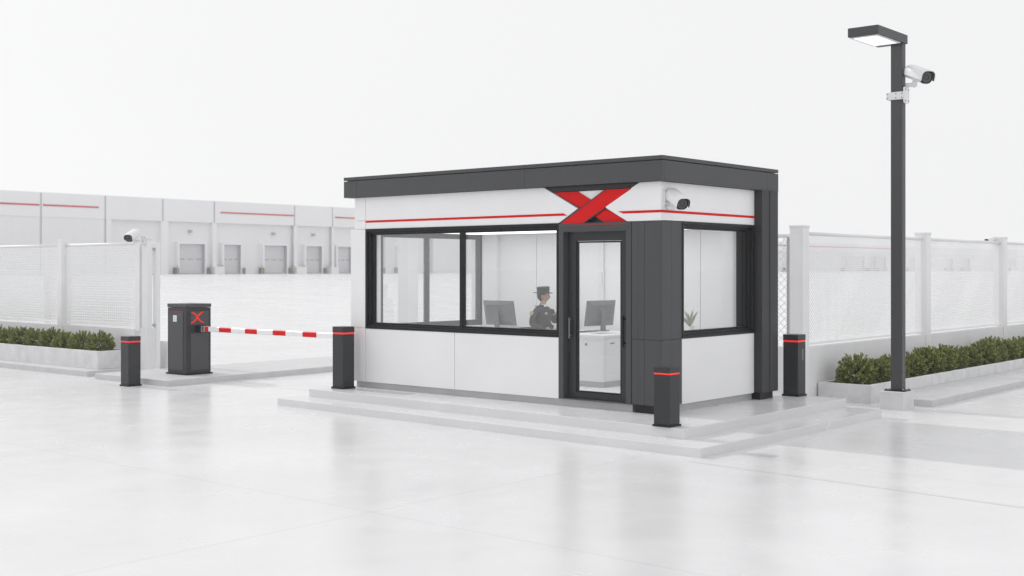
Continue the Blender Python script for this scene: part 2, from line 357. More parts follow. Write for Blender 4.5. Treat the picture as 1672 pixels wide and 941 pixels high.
# ------------------------------------------------------------------ CCTV cameras
def cctv(loc, label, centre, yaw, pitch, s, mount):
    """centre: middle of the camera's front face relative to the mount point; yaw/pitch of the view axis; s: face diameter"""
    t = thing('security_camera', loc, label, 'security camera', 'white security cameras')
    M = Matrix.Translation(Vector(loc) + Vector(centre)) @ Matrix.Rotation(yaw, 4, 'Z') @ Matrix.Rotation(pitch, 4, 'Y') @ Matrix.Scale(s, 4)
    N = 28
    def prof(r, x, flat=.0):
        out = []
        for i in range(N):
            a = 2 * math.pi * i / N; cx, cz = math.cos(a), math.sin(a)
            e = 2 / 2.7
            out.append((x, r * .54 * math.copysign(abs(cx) ** e, cx), r * .50 * math.copysign(abs(cz) ** e, cz)))
        return out
    m = MB(); m.loft([prof(.45, -2.22), prof(.72, -2.2), prof(.86, -2.13), prof(.93, -2.0), prof(.96, -1.4), prof(.97, -.02), prof(.92, 0)]); m.xf(M); m.build('housing', CCTVW, t)
    # hood: shell over the top
    def arc(r, x, n=22):
        out = []
        for i in range(n + 1):
            a = math.pi * (-.10 + 1.20 * i / n); cx, cz = math.cos(a), math.sin(a); e = 2 / 2.9
            out.append((x, r * .54 * math.copysign(abs(cx) ** e, cx), r * .50 * math.copysign(abs(cz) ** e, cz)))
        return out
    m = MB(); secs = []
    for r, x in ((1.0, -2.05), (1.1, -1.98), (1.12, -1.3), (1.12, .20), (1.09, .24)):
        secs.append(arc(r, x) + [(q[0], q[1] * .92, q[2] * .92) for q in arc(r, x)][::-1])
    m.loft(secs); m.xf(M); m.build('hood', CCTVW, t)
    m = MB(); m.loft([prof(.955, .005), prof(.955, .03), prof(.9, .05)]); 
    m.add([(q[0] + .001, q[1] * 1.001, q[2] * 1.001) for q in arc(1.02, .21)] + [(q[0] - .15, q[1], q[2]) for q in arc(1.0, .21)], [(i, i + 1, i + 24, i + 23) for i in range(22)], 0)
    m.xf(M); fp = m.build('faceplate', BLACKP, t)
    m = MB()
    for r0, r1, x in ((.36, .31, .06), (.25, .21, .07)):
        a = [(x, r0 * math.cos(2 * math.pi * i / 32), r0 * math.sin(2 * math.pi * i / 32)) for i in range(32)]
        c = [(x, r1 * math.cos(2 * math.pi * i / 32), r1 * math.sin(2 * math.pi * i / 32)) for i in range(32)]
        m.add(a + c, [(i, (i + 1) % 32, (i + 1) % 32 + 32, i + 32) for i in range(32)])
    m.xf(M); m.build('lens_ring', GREYM, fp)
    m = MB(); m.sphere((.04, 0, 0), .17, 16, 8, 0, (.35, 1, 1)); m.xf(M); m.build('lens', LENS, fp)
    # clip + swivel + arm + plate
    L = Vector(loc); C = M @ Vector((-1.25, 0, -.42)); D2 = M @ Vector((-1.25, 0, -.80))
    m = MB(); m.tube(C, D2, .17 * s, .20 * s, 14); m.sphere(D2, .22 * s)
    k = Vector(mount); e = L + k * .05 * s
    e2 = Vector((e.x, e.y, D2.z)) if abs(D2.z - e.z) < .9 * s else e
    m.tube(D2, e2, .15 * s, .17 * s, 14); m.build('bracket', CCTVW, t)
    m = MB(); u = Vector((-k.y, k.x, 0)); h = .62 * s; w = .42 * s; th = .12 * s
    pts = []
    for i in range(24):
        a = 2 * math.pi * i / 24; cx, cz = math.cos(a), math.sin(a); pts.append((w * math.copysign(abs(cx) ** .35, cx), h * math.copysign(abs(cz) ** .35, cz)))
    m.loft([[L + u * a + Vector((0, 0, c)) + k * d for a, c in pts] for d in (0.0, th)], 0, False); m.build('mount_plate', CCTVW, t)
    for a in (-.27, .27):
        for c in (-.42, .42):
            m = MB(); q = L + u * a * s + Vector((0, 0, c * s)); m.tube(q + k * th, q + k * (th + .03 * s), .045 * s, n=8); m.build('screw', GASKET, t)
    for a, c in ((-.555, -.50), (.50, .555)):
        m = MB(); m.box(-1.42, -1.25, a, c, -.14, .0); m.xf(M); m.build('clip', BLACKP, t)
    return t
LENS = mat('lens_glass', (.03, .03, .035), .08, coat=.6)
cctv((XS + .001, 12.52, 2.88), 'white security camera on the white band at the booth corner', (.28, -.085, -.10), R(-29), R(24), .158, (1, 0, 0))

# ------------------------------------------------------------------ street lamp
LX0, LX1, LY0, LY1 = -7.093, -6.924, 16.68, 16.80
T_ = thing('street_lamp', (-7.01, 16.74, 0), 'tall square charcoal lamp post with a flat rectangular light head on a concrete block', 'street lamp')
m = MB(); m.box(-7.21, -6.854, 16.56, 16.93, -.02, .262); m.build('concrete_base', CONC, T_, bevel=.008)
m = MB(); m.box(-7.165, -6.87, 16.62, 16.86, .262, .28)
m.build('base_plate', BLACK, T_, bevel=.003)
for x in (-7.145, -6.89):
    for y in (16.64, 16.84): m = MB(); m.tube((x, y, .28), (x, y, .30), .011, n=6); m.build('bolt', STEEL, T_)
m = MB(); m.box(LX0, LX1, LY0, LY1, .28, 5.195); m.build('pole', DARK, T_, bevel=.004)
m = MB(); m.box(-7.345, -6.905, 15.82, 16.83, 5.20, 5.325); hd = m.build('lamp_head', DARK, T_, bevel=.004)
m = MB(); m.ring(15.85, 16.62, -7.325, -6.925, .03, 'x', 5.185, 5.198)
m.v = [(v[2], v[1], v[0]) for v in m.v]; m.build('diffuser_frame', WHITE2, hd)
m = MB(); m.box(-7.293, -6.957, 15.882, 16.588, 5.189, 5.1985); m.build('diffuser', LAMP, hd)
m = MB(); m.ring(LX0 - .035, LX1 + .02, LY0 - .016, LY1 + .03, .014, 'y', 4.40, 4.51)
m.v = [(v[0], v[2], v[1]) for v in m.v]
m.box(LX0 - .06, LX0 - .035, LY0 - .016, LY1 + .03, 4.405, 4.505)
cl = None
cam_l = cctv((LX1 + .021, 16.745, 4.46), 'white security camera clamped high on the charcoal lamp post', (.36, -.15, .20), R(-33), R(20), .190, (1, 0, 0))
cl = m.build('clamp_band', CCTVW, cam_l, bevel=.003)
for x in (LX0 - .045, -7.01, LX1):
    for z in (4.425, 4.485): m = MB(); m.tube((x, LY0 - .0165, z), (x, LY0 - .022, z), .007, n=8); m.build('bolt', GASKET, cl)

# ------------------------------------------------------------------ bollards
proto = thing('bollard', (0, 0, 0), 'charcoal square bollard with glowing red band alone on the ground left of the barrier', 'bollard', 'charcoal light bollards')
w = .128
m = MB(); m.box(-w, w, -w, w, 0, .028); m.build('base_plate', BLACK, proto, bevel=.004)
m = MB(); m.box(-w + .014, w - .014, -w + .014, w - .014, .028, .757); m.build('post', DARK2, proto, bevel=.006)
m = MB(); m.box(-w + .016, w - .016, -w + .016, w - .016, .757, .779); m.build('light_band', REDGLOW, proto)
m = MB(); m.box(-w + .012, w - .012, -w + .012, w - .012, .779, .86); m.build('cap', DARK2, proto, bevel=.006)
spots = [((-18.41, 11.60, 0), (1.04, .985), None),
         ((-13.60, 12.135, .222), (1.0, 1.07), "charcoal bollard with red glowing band at the booth's left end, by the barrier tip"),
         ((-7.56, 11.60, .222), (.93, .775), 'nearest charcoal bollard with glowing red band, on the front corner of the platform'),
         ((-8.00, 15.52, .222), (1.0, 1.0), 'charcoal bollard with glowing red band behind the booth pillar by the right fence')]
for i, (loc, sc, lab) in enumerate(spots):
    o = proto if i == 0 else copy_tree(proto)
    o.location = loc; o.scale = (sc[0], sc[0], sc[1])
    if lab: o['label'] = lab
    if i == 3:
        m = MB(); m.box(.1145, .1165, .02, .034, .50, .66); sl_ = m.build('steel_slot', STEEL, o)

# ------------------------------------------------------------------ barrier gate
G = thing('barrier_gate', (-18.67, 12.96, .104), 'charcoal barrier cabinet with red X emblem and a lowered red and white arm', 'barrier gate')
x0, x1, y0, y1 = -18.955, -18.385, 12.697, 13.22
m = MB(); m.box(x0 - .025, x1 + .025, y0 - .025, y1 + .025, .104, .132); m.build('base_plate', BLACK, G, bevel=.004)
m = MB(); m.box(x0, x1, y0, y1, .132, 1.30); m.build('cabinet', DARK2, G, bevel=.008)
m = MB(); m.box(x0 - .006, x1 + .006, y0 - .006, y1 + .006, 1.306, 1.372); m.build('lid', DARK, G, bevel=.006)
m = MB(); m.box(x0 + .05, x1 - .09, y0 - .008, y0 + .004, .19, 1.225); fp = m.build('door_panel', DARK, G, bevel=.003)
m = MB(); m.box(x0 + .05, x1 - .09, y0 - .0085, y0 - .0005, 1.229, 1.238); m.build('red_trim', RED, fp)
m = MB(); m.box(-18.77, -18.66, y0 - .013, y0 - .0085, 1.05, 1.165); lb = m.build('label_plate', WHITE2, fp)
m = MB()
for z in (1.085, 1.12): m.box(-18.765, -18.665, y0 - .0142, y0 - .0132, z, z + .006)
m.box(-18.72, -18.714, y0 - .0143, y0 - .0133, 1.055, 1.16); m.build('label_lines', GREYP, lb)
m = MB(); m.box(x1 - .004, x1 + .008, y0 + .09, y1 - .055, .19, .85)
m.build('side_panel', DARK, G, bevel=.003)
m = MB(); m.box(x1 - .004, x1 + .006, y0 + .09, y1 - .055, .99, 1.235); m.build('side_panel', DARK, G, bevel=.003)
def xstroke(p0, p1, w0, wm, bend, n=8):
    p0, p1 = Vector(p0), Vector(p1); d = (p1 - p0); nn = Vector((-d.y, d.x)).normalized(); a, b = [], []
    for i in range(n + 1):
        t = i / n; c = p0 + d * t + nn * bend * math.sin(2 * math.pi * t); hw = (w0 + (wm - w0) * (1 - abs(2 * t - 1))) / 2
        a.append(tuple(c + nn * hw)); b.append(tuple(c - nn * hw))
    return a, b
m = MB()
for st, dx in ((xstroke((12.80, 1.225), (13.06, 1.03), .024, .036, .016), .010), (xstroke((13.05, 1.225), (12.79, 1.03), .024, .036, -.016), .0125)):
    a, b = st
    for i in range(len(a) - 1): m.prism([a[i], a[i + 1], b[i + 1], b[i]], 'x', x1 + .0065, x1 + dx)
m.build('emblem', REDDIM, G)
m = MB(); m.box(x1, x1 + .16, 12.885, 13.055, .865, .985); m.build('arm_holder', BLACK, G, bevel=.025, seg=3)
m = MB(); m.ring(12.895, 13.045, .875, .978, .012, 'x', x1 + .155, x1 + .185); m.build('holder_rim', STEEL, G, bevel=.003)
# arm with red bands flush in material slot 1
reds = [(-18.19, -18.08), (-17.77, -17.42), (-17.03, -16.70), (-16.28, -15.94), (-15.51, -15.16)]
cuts = [-18.22] + [v for r in reds for v in r] + [-14.45]
ay0, ay1, az0, az1 = 12.945, 12.995, .882, .970
prof = [(ay0 + .012, az0), (ay1 - .012, az0), (ay1, az0 + .012), (ay1, az1 - .012), (ay1 - .012, az1), (ay0 + .012, az1), (ay0, az1 - .012), (ay0, az0 + .012)]
m = MB()
for a, c in zip(cuts, cuts[1:]):
    isred = any(abs(a - r[0]) < 1e-6 for r in reds)
    m.loft([[(x, y, z) for y, z in prof] for x in (a, c)], 1 if isred else 0, False, caps=False)
m.add([(cuts[-1], y, z) for y, z in prof], [list(range(8))], 0); m.add([(cuts[0], y, z) for y, z in prof], [list(range(8))], 0)
arm = m.build('barrier_arm', [WHITE, RED], G)
m = MB(); m.box(-14.44, -14.40, 12.94, 13.0, .876, .976); m.build('end_cap', BLACKP, arm)
m = MB(); m.box(-14.62, -14.55, 12.955, 12.985, .84, .882); m.build('rest_foot', WHITE2, arm)

# ------------------------------------------------------------------ fences
def chain(axis, fixed, u0, u1, w0, w1, pitch, r):
    """diamond wire mesh clipped to a rectangle"""
    m = MB(); H = w1 - w0; Lw = u1 - u0; step = pitch * math.sqrt(2)
    def P(u, w_, d): return (u, fixed + d, w_) if axis == 'y' else (fixed + d, u, w_)
    k = -H
    while k < Lw:
        for sgn in (1, -1):
            a, b = k, k + H                                        # u at bottom / top
            wa, wb = 0, H
            if a < 0: wa = -a; a = 0
            if b > Lw: wb = H - (b - Lw); b = Lw
            if wb - wa > .01:
                A_, B_ = (P(u0 + a, w0 + wa, 0), P(u0 + b, w0 + wb, 0)) if sgn > 0 else (P(u0 + a, w1 - wa, 0), P(u0 + b, w1 - wb, 0))
                m.tube(A_, B_, r, n=4, caps=False, smooth=False)
        k += step
    return m
def grid_mesh(fixed, u0, u1, w0, w1, pitch, wv, wh, pz=None):
    m = MB(); u = u0; pz = pz or pitch
    while u < u1: m.box(u, u + wv, fixed - .004, fixed + .002, w0, w1); u += pitch
    z = w0
    while z < w1: m.box(u0, u1, fixed - .0065, fixed - .0045, z, z + wh); z += pz
    return m
# left fence (woven mesh) with low wall
yf = 13.2
F = thing('mesh_fence', (-26, yf, 0), 'white fence of fine woven mesh panels behind the left planter', 'fence')
pp = [-34.5, -30.9, -27.2, -23.49]
for x in pp[1:]:
    m = MB(); m.box(x, x + .15, 13.09, 13.31, -.02, 2.56); m.box(x - .008, x + .158, 13.082, 13.318, 2.56, 2.60); m.build('post', FENCE, F, bevel=.004)
m = MB(); m.box(-20.70, -20.56, 13.14, 13.27, .80, 2.47); m.build('post', FENCE, F, bevel=.004)
ends = [x for x in pp] + [-20.71]
for a, c in zip(ends, ends[1:]):
    a += .16
    m = MB(); m.tube((a, yf, 2.485), (c, yf, 2.485), .028, n=10); m.build('top_rail', FENCE, F)
    m = MB(); m.box(a, c, yf - .02, yf + .02, .87, .905); m.build('bottom_rail', FENCE, F)
    grid_mesh(yf, a, c, .905, 2.46, .072, .036, .023, .052).build('mesh_panel', MESHP, F)
m = MB()
for a, c in zip(ends, ends[1:]): m.box(a + .155, c, 13.12, 13.29, -.02, .845)
tag(m.build('low_wall', PLASTER, bevel=.006), 'low white rendered wall under the woven mesh fence on the left', 'low wall')
Pl = thing('gate_pillar', (-20.4, 13.3, 0), 'pale square pillar ending the left fence, carrying a security camera', 'pillar')
m = MB(); m.box(-20.53, -20.34, 13.17, 13.28, .86, 2.56); m.build('shaft', WHITE2, Pl, bevel=.005)
m = MB(); m.box(-20.538, -20.332, 13.162, 13.288, 2.561, 2.595); m.build('pillar_cap', WHITE2, Pl, bevel=.004)
m = MB(); m.box(-20.55, -20.30, 13.15, 13.32, -.02, .859); m.build('footing', PLASTER, Pl, bevel=.006)
cctv((-20.44, 13.169, 2.53), 'white security camera on the pale pillar at the end of the left fence', (.02, -.34, .05), R(-58), R(20), .155, (0, -1, 0))
Gp = thing('sliding_gate', (-23, 13.79, 0), 'open white sliding gate leaf parked behind the left fence, its end stile showing', 'gate')
m = MB(); m.box(-21.02, -20.90, 13.74, 13.83, .03, 2.52); m.build('gate_stile', FENCE, Gp, bevel=.004)
m = MB(); m.box(-25.2, -25.08, 13.74, 13.83, .03, 2.52); m.build('gate_stile', FENCE, Gp, bevel=.004)
for z in (.10, 2.42): 
    m = MB(); m.box(-25.08, -21.02, 13.76, 13.82, z, z + .07); m.build('gate_rail', FENCE, Gp)
for z in (.86, 2.36):
    m = MB(); m.box(-20.99, -20.93, 13.40, 13.74, z, z + .05); m.build('guide_bracket', STEEL, Gp)
m = MB(); m.box(-21.10, -21.06, 13.70, 13.735, 1.75, 2.40); m.build('dark_gap_strip', BLACKP, Gp)  # black strip stands in for the dark, shaded gap beside the stile
grid_mesh(13.79, -25.08, -21.02, .17, 2.42, .10, .012, .012).build('mesh_panel', FENCE, Gp)
m = MB(); m.box(-21.12, -20.86, 13.95, 14.15, 0, .56); tag(m.build('concrete_block', CONC2, bevel=.008), 'small grey concrete block beside the pale pillar and the gate stile', 'block')
# white post seen through the booth's end window
m = MB(); m.box(-17.95, -17.66, 17.5, 17.8, 0, 2.62); o = m.build('gate_post', WHITE2, bevel=.006); tag(o, 'white gate post in the yard, seen through the left pane of the booth', 'gate post')

# right fence (chain link), with low wall
xf_ = -8.56
F2 = thing('chain_link_fence', (xf_, 24, 0), 'white chain link fence with square posts behind the right planter', 'fence')
py = [16.67, 21.45, 25.55, 29.8, 34.0, 38.2]
for y in py:
    m = MB(); m.box(-8.67, -8.45, y, y + .2, -.02, 2.62); m.box(-8.68, -8.44, y - .008, y + .208, 2.62, 2.655); m.build('post', FENCE, F2, bevel=.004)
for a, c in zip(py, py[1:]):
    m = MB(); m.tube((xf_ + .02, a + .2, 2.535), (xf_ + .02, c, 2.535), .028, n=10); m.build('top_rail', FENCE, F2)
    m = MB(); m.box(xf_ - .01, xf_ + .03, a + .2, c, .835, .87); m.build('bottom_rail', FENCE, F2)
    chain('x', xf_ + .01, a + .2, c, .87, 2.51, .044, .0054).build('mesh_panel', MESHP, F2)
m = MB(); m.box(xf_ - .06, xf_ - .03, 16.87, 16.91, .83, 2.5); m.build('tension_bar', STEEL, F2)
m = MB()
for a, c in zip(py, py[1:]): m.box(-8.65, -8.47, a + .2, c, -.02, .82)
tag(m.build('low_wall', PLASTER, bevel=.006), 'low white rendered wall under the chain link fence on the right', 'low wall')
F3 = thing('chain_link_fence', (-10.8, 16.77, 0), 'short chain link fence running behind the booth from the corner post', 'fence')
m = MB(); m.tube((-13.1, 16.77, 2.50), (-8.675, 16.77, 2.50), .028, n=10); m.build('top_rail', FENCE, F3)
chain('y', 16.77, -13.1, -8.69, .84, 2.48, .085, .006).build('mesh_panel', FENCE, F3)
m = MB(); m.box(-8.76, -8.72, 16.75, 16.79, .84, 2.5); m.build('tension_bar', STEEL, F3)
m = MB(); m.box(-13.3, -13.1, 16.67, 16.87, -.02, 2.62); m.build('post', FENCE, F3, bevel=.004)
m = MB(); m.box(-13.1, -8.675, 16.69, 16.85, -.02, .82); tag(m.build('low_wall', PLASTER, bevel=.006), 'low white wall under the short fence behind the booth', 'low wall')
cctv((-8.57, 25.549, 2.54), 'tiny white security camera on the farthest right fence post', (-.16, -.16, .03), R(-112), R(14), .10, (0, -1, 0))

# ------------------------------------------------------------------ planters and bushes
def planter(x0, x1, y0, y1, z0, z1, label, t=.07):
    P = thing('planter', ((x0 + x1) / 2, (y0 + y1) / 2, z0), label, 'planter')
    m = MB(); m.box(x0, x1, y0, y0 + t, z0, z1); m.box(x0, x1, y1 - t, y1, z0, z1); m.box(x0, x0 + t, y0 + t, y1 - t, z0, z1); m.box(x1 - t, x1, y0 + t, y1 - t, z0, z1)
    m.build('trough', CONC2, P, bevel=.006)
    m = MB(); nx = max(2, int((x1 - x0) / .12)); ny = max(2, int((y1 - y0) / .12))
    vs = [(x0 + t + (x1 - x0 - 2 * t) * i / nx, y0 + t + (y1 - y0 - 2 * t) * j / ny, z1 - .035 + .025 * noise.noise((i * .7, j * .7, 1))) for i in range(nx + 1) for j in range(ny + 1)]
    m.add(vs, [(i * (ny + 1) + j, (i + 1) * (ny + 1) + j, (i + 1) * (ny + 1) + j + 1, i * (ny + 1) + j + 1) for i in range(nx) for j in range(ny)], 0, True)
    m.build('soil', SOIL, P)
planter(-33, -20.746, 12.364, 13.09, .104, .444, 'long pale concrete planter on the kerb in front of the left fence')
planter(-8.44, -7.59, 17.143, 44, -.01, .272, 'long pale concrete planter in front of the right fence')
def bush_mesh(seed):
    rnd = random.Random(seed); m = MB()
    shoots = 128
    for k in range(shoots):
        zt = 1 - (k + .5) / shoots * 1.38; a = k * 2.39996 + rnd.uniform(-.22, .22); zt = max(-.42, min(1, zt + rnd.uniform(-.06, .06)))
        rr = math.sqrt(max(0, 1 - zt * zt)); d = Vector((rr * math.cos(a), rr * math.sin(a), zt))
        lump = 1 + .10 * noise.noise(d * 1.7 + Vector((seed * 3.1, 0, 0))) + rnd.uniform(-.07, .06)
        tip = Vector((d.x * (.285 + .10 * min(0, d.z)), d.y * (.285 + .10 * min(0, d.z)), .115 + max(d.z, -.40) * .26)) * lump
        base = Vector((d.x * .10, d.y * .10, .10 + d.z * .10)); ax = (tip - base).normalized()
        m.tube(base, tip, .004, .0015, n=3, m=1, caps=False)
        u = ax.orthogonal().normalized(); w_ = ax.cross(u)
        nl = rnd.randint(30, 38)
        for q in range(nl):
            t = .28 + .74 * (q / nl); ang = q * 2.4 + rnd.uniform(-.3, .3)
            c = base.lerp(tip, t); side = u * math.cos(ang) + w_ * math.sin(ang)
            ld = (side * rnd.uniform(.75, 1.0) * (1.25 - .6 * t) + ax * rnd.uniform(.7, 1.1) + Vector((0, 0, .12))).normalized()
            ln = rnd.uniform(.026, .042); wd = ln * rnd.uniform(.2, .3)
            sd = ld.cross(ax); sd = (sd.normalized() if sd.length > .01 else u) * wd; up = sd.cross(ld).normalized() * ln * .10
            m.add([c, c + ld * ln * .55 + sd - up, c + ld * ln, c + ld * ln * .55 - sd - up], [(0, 1, 2), (0, 2, 3)], 0)
    return m
WOOD = mat('brown_stem', (.05, .04, .025), .8)
protos = []
for sd in range(3):
    protos.append(bush_mesh(sd + 1))
ordn = ['first', 'second', 'third', 'fourth', 'fifth', 'sixth', 'seventh', 'eighth', 'ninth', 'tenth', 'eleventh', 'twelfth', 'thirteenth', 'fourteenth', 'fifteenth', 'sixteenth', 'seventeenth', 'eighteenth', 'nineteenth', 'twentieth', 'twenty-first', 'twenty-second']
meshes = []
def bush(i, x, y, z, sc, label, group):
    k = i % 3
    if len(meshes) <= k:
        o = protos[k].build('bush', [LEAF, WOOD]); meshes.append(o.data)
    else:
        o = bpy.data.objects.new('bush', meshes[k]); COL.objects.link(o)
    o.location = (x, y, z); o.rotation_euler = (0, 0, random.uniform(0, 6.28)); o.scale = (sc, sc, sc * random.uniform(.94, 1.12))
    tag(o, label, 'bush', group)
xb = -21.15
for i in range(14):
    lab = f'{ordn[i]} round green bush from the right end of the left planter'
    bush(i, xb + random.uniform(-.04, .04), 12.70 + random.uniform(-.05, .05), .40, random.uniform(.90, 1.02), lab, 'bushes in the left planter'); xb -= .60
yb = 17.60
for i in range(22):
    lab = f'{ordn[i]} round green bush from the near end of the right planter'
    bush(i + 1, -7.99 + random.uniform(-.06, .06), yb, .225, random.uniform(.98, 1.12), lab, 'bushes in the right planter'); yb += random.uniform(.62, .71)

# ------------------------------------------------------------------ warehouses
FPX = 1983.0
def Yw(px, X=-96.0):
    r = (px - 836) / FPX; dx = .762 * r - .6475; dy = .6475 * r + .762; return dy / dx * X
ZG = 1.45
def dock(W, ya, yb2, ztop, x=-96.4, dep=.45):
    m = MB(); m.ring(ya, yb2, ZG, ztop, .22, 'x', x, x + dep, tb=.01, tt=.2); d = m.build('dock_door', WARE, W)
    m = MB(); m.box(x + .02, x + .06, ya + .22, yb2 - .22, ZG, ztop - .2); m.build('door_panel', WDOOR, d)
    m = MB(); m.box(x + .02, x + dep - .02, yb2 - .26, yb2 - .222, ZG, ztop - .2); m.build('reveal', WREV, d)
    m = MB(); wd = (yb2 - ya - .5) / 3; zz = ZG + (ztop - ZG) * .45
    for k in range(3): m.box(x + .06, x + .07, ya + .3 + k * wd + wd * .15, ya + .3 + k * wd + wd * .8, zz, zz + .14)
    m.build('door_window', WREV, d)
    for yy in (ya - .2, yb2 - .05):
        m = MB(); m.box(x + .01, x + dep + .12, yy, yy + .28, ZG - .2, ZG + .65); m.build('bumper', WDARK, d)
    m = MB(); m.box(x + .07, x + dep + .1, ya + .25, yb2 - .3, ZG - .2, ZG + .16); m.build('dock_leveller', WREV, d)
W1 = thing('warehouse', (-100, 90, ZG), 'long pale warehouse with red stripes and loading dock doors across the yard at left', 'warehouse')
ye = 165.0
m = MB(); m.box(-140, -96.4, 30, ye, ZG - .5, 8.3); m.build('wall', WARE2, W1)
seams = [30, Yw(67), Yw(172), Yw(266), Yw(350), Yw(481), Yw(543)] + [Yw(543) + 7.5 * k for k in (1, 2, 3, 4, 5, 6, 7, 8, 9, 10)]
for a, c in zip(seams, seams[1:]):
    m = MB(); m.box(-96.4, -96.0, a + .09, c - .09, 6.35, 8.42); m.build('parapet', WARE, W1)
for a in seams[1:]:
    m = MB(); m.box(-96.45, -96.10, a - .09, a + .09, ZG - .2, 8.40); m.build('downpipe', WSEAM, W1)
for a, c in ((30.0, Yw(67)), (Yw(67), Yw(172))):
    m = MB(); m.box(-96.4, -96.04, a + .1, c - .1, ZG - .2, 6.345); m.build('wall', WARE2, W1)
for a, c in ((Yw(172), Yw(182)), (Yw(262), Yw(275)), (Yw(346), Yw(354)), (Yw(479), Yw(486)), (Yw(541), Yw(546))):
    m = MB(); m.box(-96.4, -96.02, a + .11, c, ZG - .2, 6.345); m.build('pilaster', WARE, W1)
for a, c in ((30.2, Yw(67) - .15), (Yw(70), Yw(161)), (Yw(360), Yw(481) - .1), (Yw(547), Yw(620))):
    m = MB(); m.box(-96.0, -95.96, a, c, 7.28, 7.42); m.build('red_stripe', WRED, W1)
for a, c in ((289.6, 337.5), (362.7, 396), (429, 471), (497, 528), (549, 577), (600, 625), (650, 672)): dock(W1, Yw(a), Yw(c), 4.5)
for px in (313, 449, 514): 
    m = MB(); m.box(-96.38, -96.05, Yw(px) - .12, Yw(px) + .12, 5.35, 5.6); m.build('flood_light', WREV, W1)
for a, c in ((344, 360), (478, 494), (534, 546)):
    m = MB(); m.box(-96.02, -95.3, Yw(a), Yw(c), ZG - .2, ZG + .75); m.build('dock_kerb', WARE, W1)
for px in (286, 341, 360, 424, 476, 493, 531):
    m = MB(); m.tube((-95.6, Yw(px), ZG - .2), (-95.6, Yw(px), ZG + .9), .05, n=8); m.build('guard_post', mat('pale_amber', (.55, .40, .22), .6) if 'pale_amber' not in bpy.data.materials else bpy.data.materials['pale_amber'], W1)
W2 = thing('warehouse', (-100, 250, ZG), 'far low pale warehouse wing seen through the right fence', 'warehouse')
m = MB(); m.box(-140, -96.4, 165.01, 420, ZG - .5, 6.3); m.build('wall', WARE2, W2)
m = MB(); m.box(-96.4, -96.0, 165.01, 420, 4.9, 6.5); m.build('parapet', WARE, W2)
m = MB(); m.box(-96.0, -95.95, 166, Yw(1480), 5.75, 5.95); m.build('red_stripe', WRED, W2)
for a, c in ((1282, 1300), (1377, 1412), (1419, 1431), (1434, 1447), (1483, 1497), (1545, 1556), (1572, 1584), (1650, 1660)): dock(W2, Yw(a), Yw(c), 4.4)

# ------------------------------------------------------------------ inside the booth
FZ = .33; DT = 1.067
Dk = thing('desk', (-11.2, 14.1, FZ), 'white L-shaped office desk with drawer cabinet inside the booth', 'desk')
m = MB(); m.box(-12.95, -10.01, 13.755, 14.22, DT - .035, DT); m.box(-11.25, -10.01, 14.2205, 14.95, DT - .035, DT); m.build('desk_top', INNER, Dk, bevel=.004)
m = MB(); m.box(-12.93, -10.03, 13.78, 13.81, FZ + .08, DT - .036); m.build('front_panel', WHITE, Dk)
m = MB(); m.box(-10.55, -10.03, 13.811, 14.9, FZ + .08, DT - .036); cb = m.build('drawer_cabinet', WHITE, Dk, bevel=.003)
m = MB(); m.box(-10.029, -10.022, 13.83, 14.20, FZ + .1, DT - .05); m.box(-10.029, -10.022, 14.21, 14.88, FZ + .1, DT - .05); m.build('drawer_front', WHITE, cb, bevel=.002)
m = MB(); m.box(-10.022, -10.012, 13.93, 14.02, DT - .125, DT - .11); m.box(-10.022, -10.012, 14.45, 14.55, DT - .125, DT - .11); m.build('drawer_handle', GREYM, cb)
m = MB(); m.tube((-10.33, 13.779, .93), (-10.33, 13.772, .93), .018, n=14); m.build('lock', GREYM, Dk)
m = MB(); m.box(-12.9, -10.05, 13.80, 13.85, FZ, FZ + .08); m.box(-10.5, -10.05, 13.86, 14.88, FZ, FZ + .08); m.build('kick_board', GREYP, Dk)
def monitor(loc, rot, tilt, label, w=.62, h=.37):
    t = thing('monitor', loc, label, 'monitor', 'office monitors in the booth')
    t.rotation_euler = (0, 0, rot); ROOTLOC[t.name] = (0, 0, 0)
    Mt = Matrix.Translation((0, 0, .26)) @ Matrix.Rotation(tilt, 4, 'X')
    m = MB()   # back faces -y, screen +y
    m.loft([[(x, y, z) for x, z in ((-w / 2, -h / 2), (w / 2, -h / 2), (w / 2, h / 2), (-w / 2, h / 2))] for y in (.012, -.012)] +
           [[(x, y, z) for x, z in ((-w / 2 + i, -h / 2 + i), (w / 2 - i, -h / 2 + i), (w / 2 - i, h / 2 - i * .8), (-w / 2 + i, h / 2 - i * .8))] for y, i in ((-.030, .05), (-.038, .075))], 0, False)
    m.xf(Mt); m.build('monitor_case', GREYM, t, bevel=.003)
    m = MB(); m.box(-w / 2 + .015, w / 2 - .015, .0125, .014, -h / 2 + .018, h / 2 - .015); m.xf(Mt); m.build('screen', SCREEN, t)
    m = MB(); m.box(-.045, .045, -.075, -.045, .012, .30); m.build('stand', GREYM, t, bevel=.006)
    m = MB(); m.box(-.09, .09, -.05, -.034, -.03, .09); m.xf(Mt); m.build('stand_plate', GREYM, t)
    m = MB(); m.loft([[(.13 * math.cos(2 * math.pi * i / 28), -.03 + .10 * math.sin(2 * math.pi * i / 28), z) for i in range(28)] for z in (0, .012)], 0, False); m.build('stand_base', GREYM, t)
    return t
SCREEN = mat('dark_screen', (.02, .022, .026), .15)
monitor((-12.14, 14.0, DT), R(-6), R(10), 'large grey monitor left of the guard, its back to the front window', .66, .38)
monitor((-10.44, 14.26, DT + .03), R(84), R(8), 'grey monitor seen through the door, right of the guard', .60, .37)
K = thing('keyboard', (-10.75, 14.3, DT), 'slim dark keyboard on the desk between the guard and the right monitor', 'keyboard')
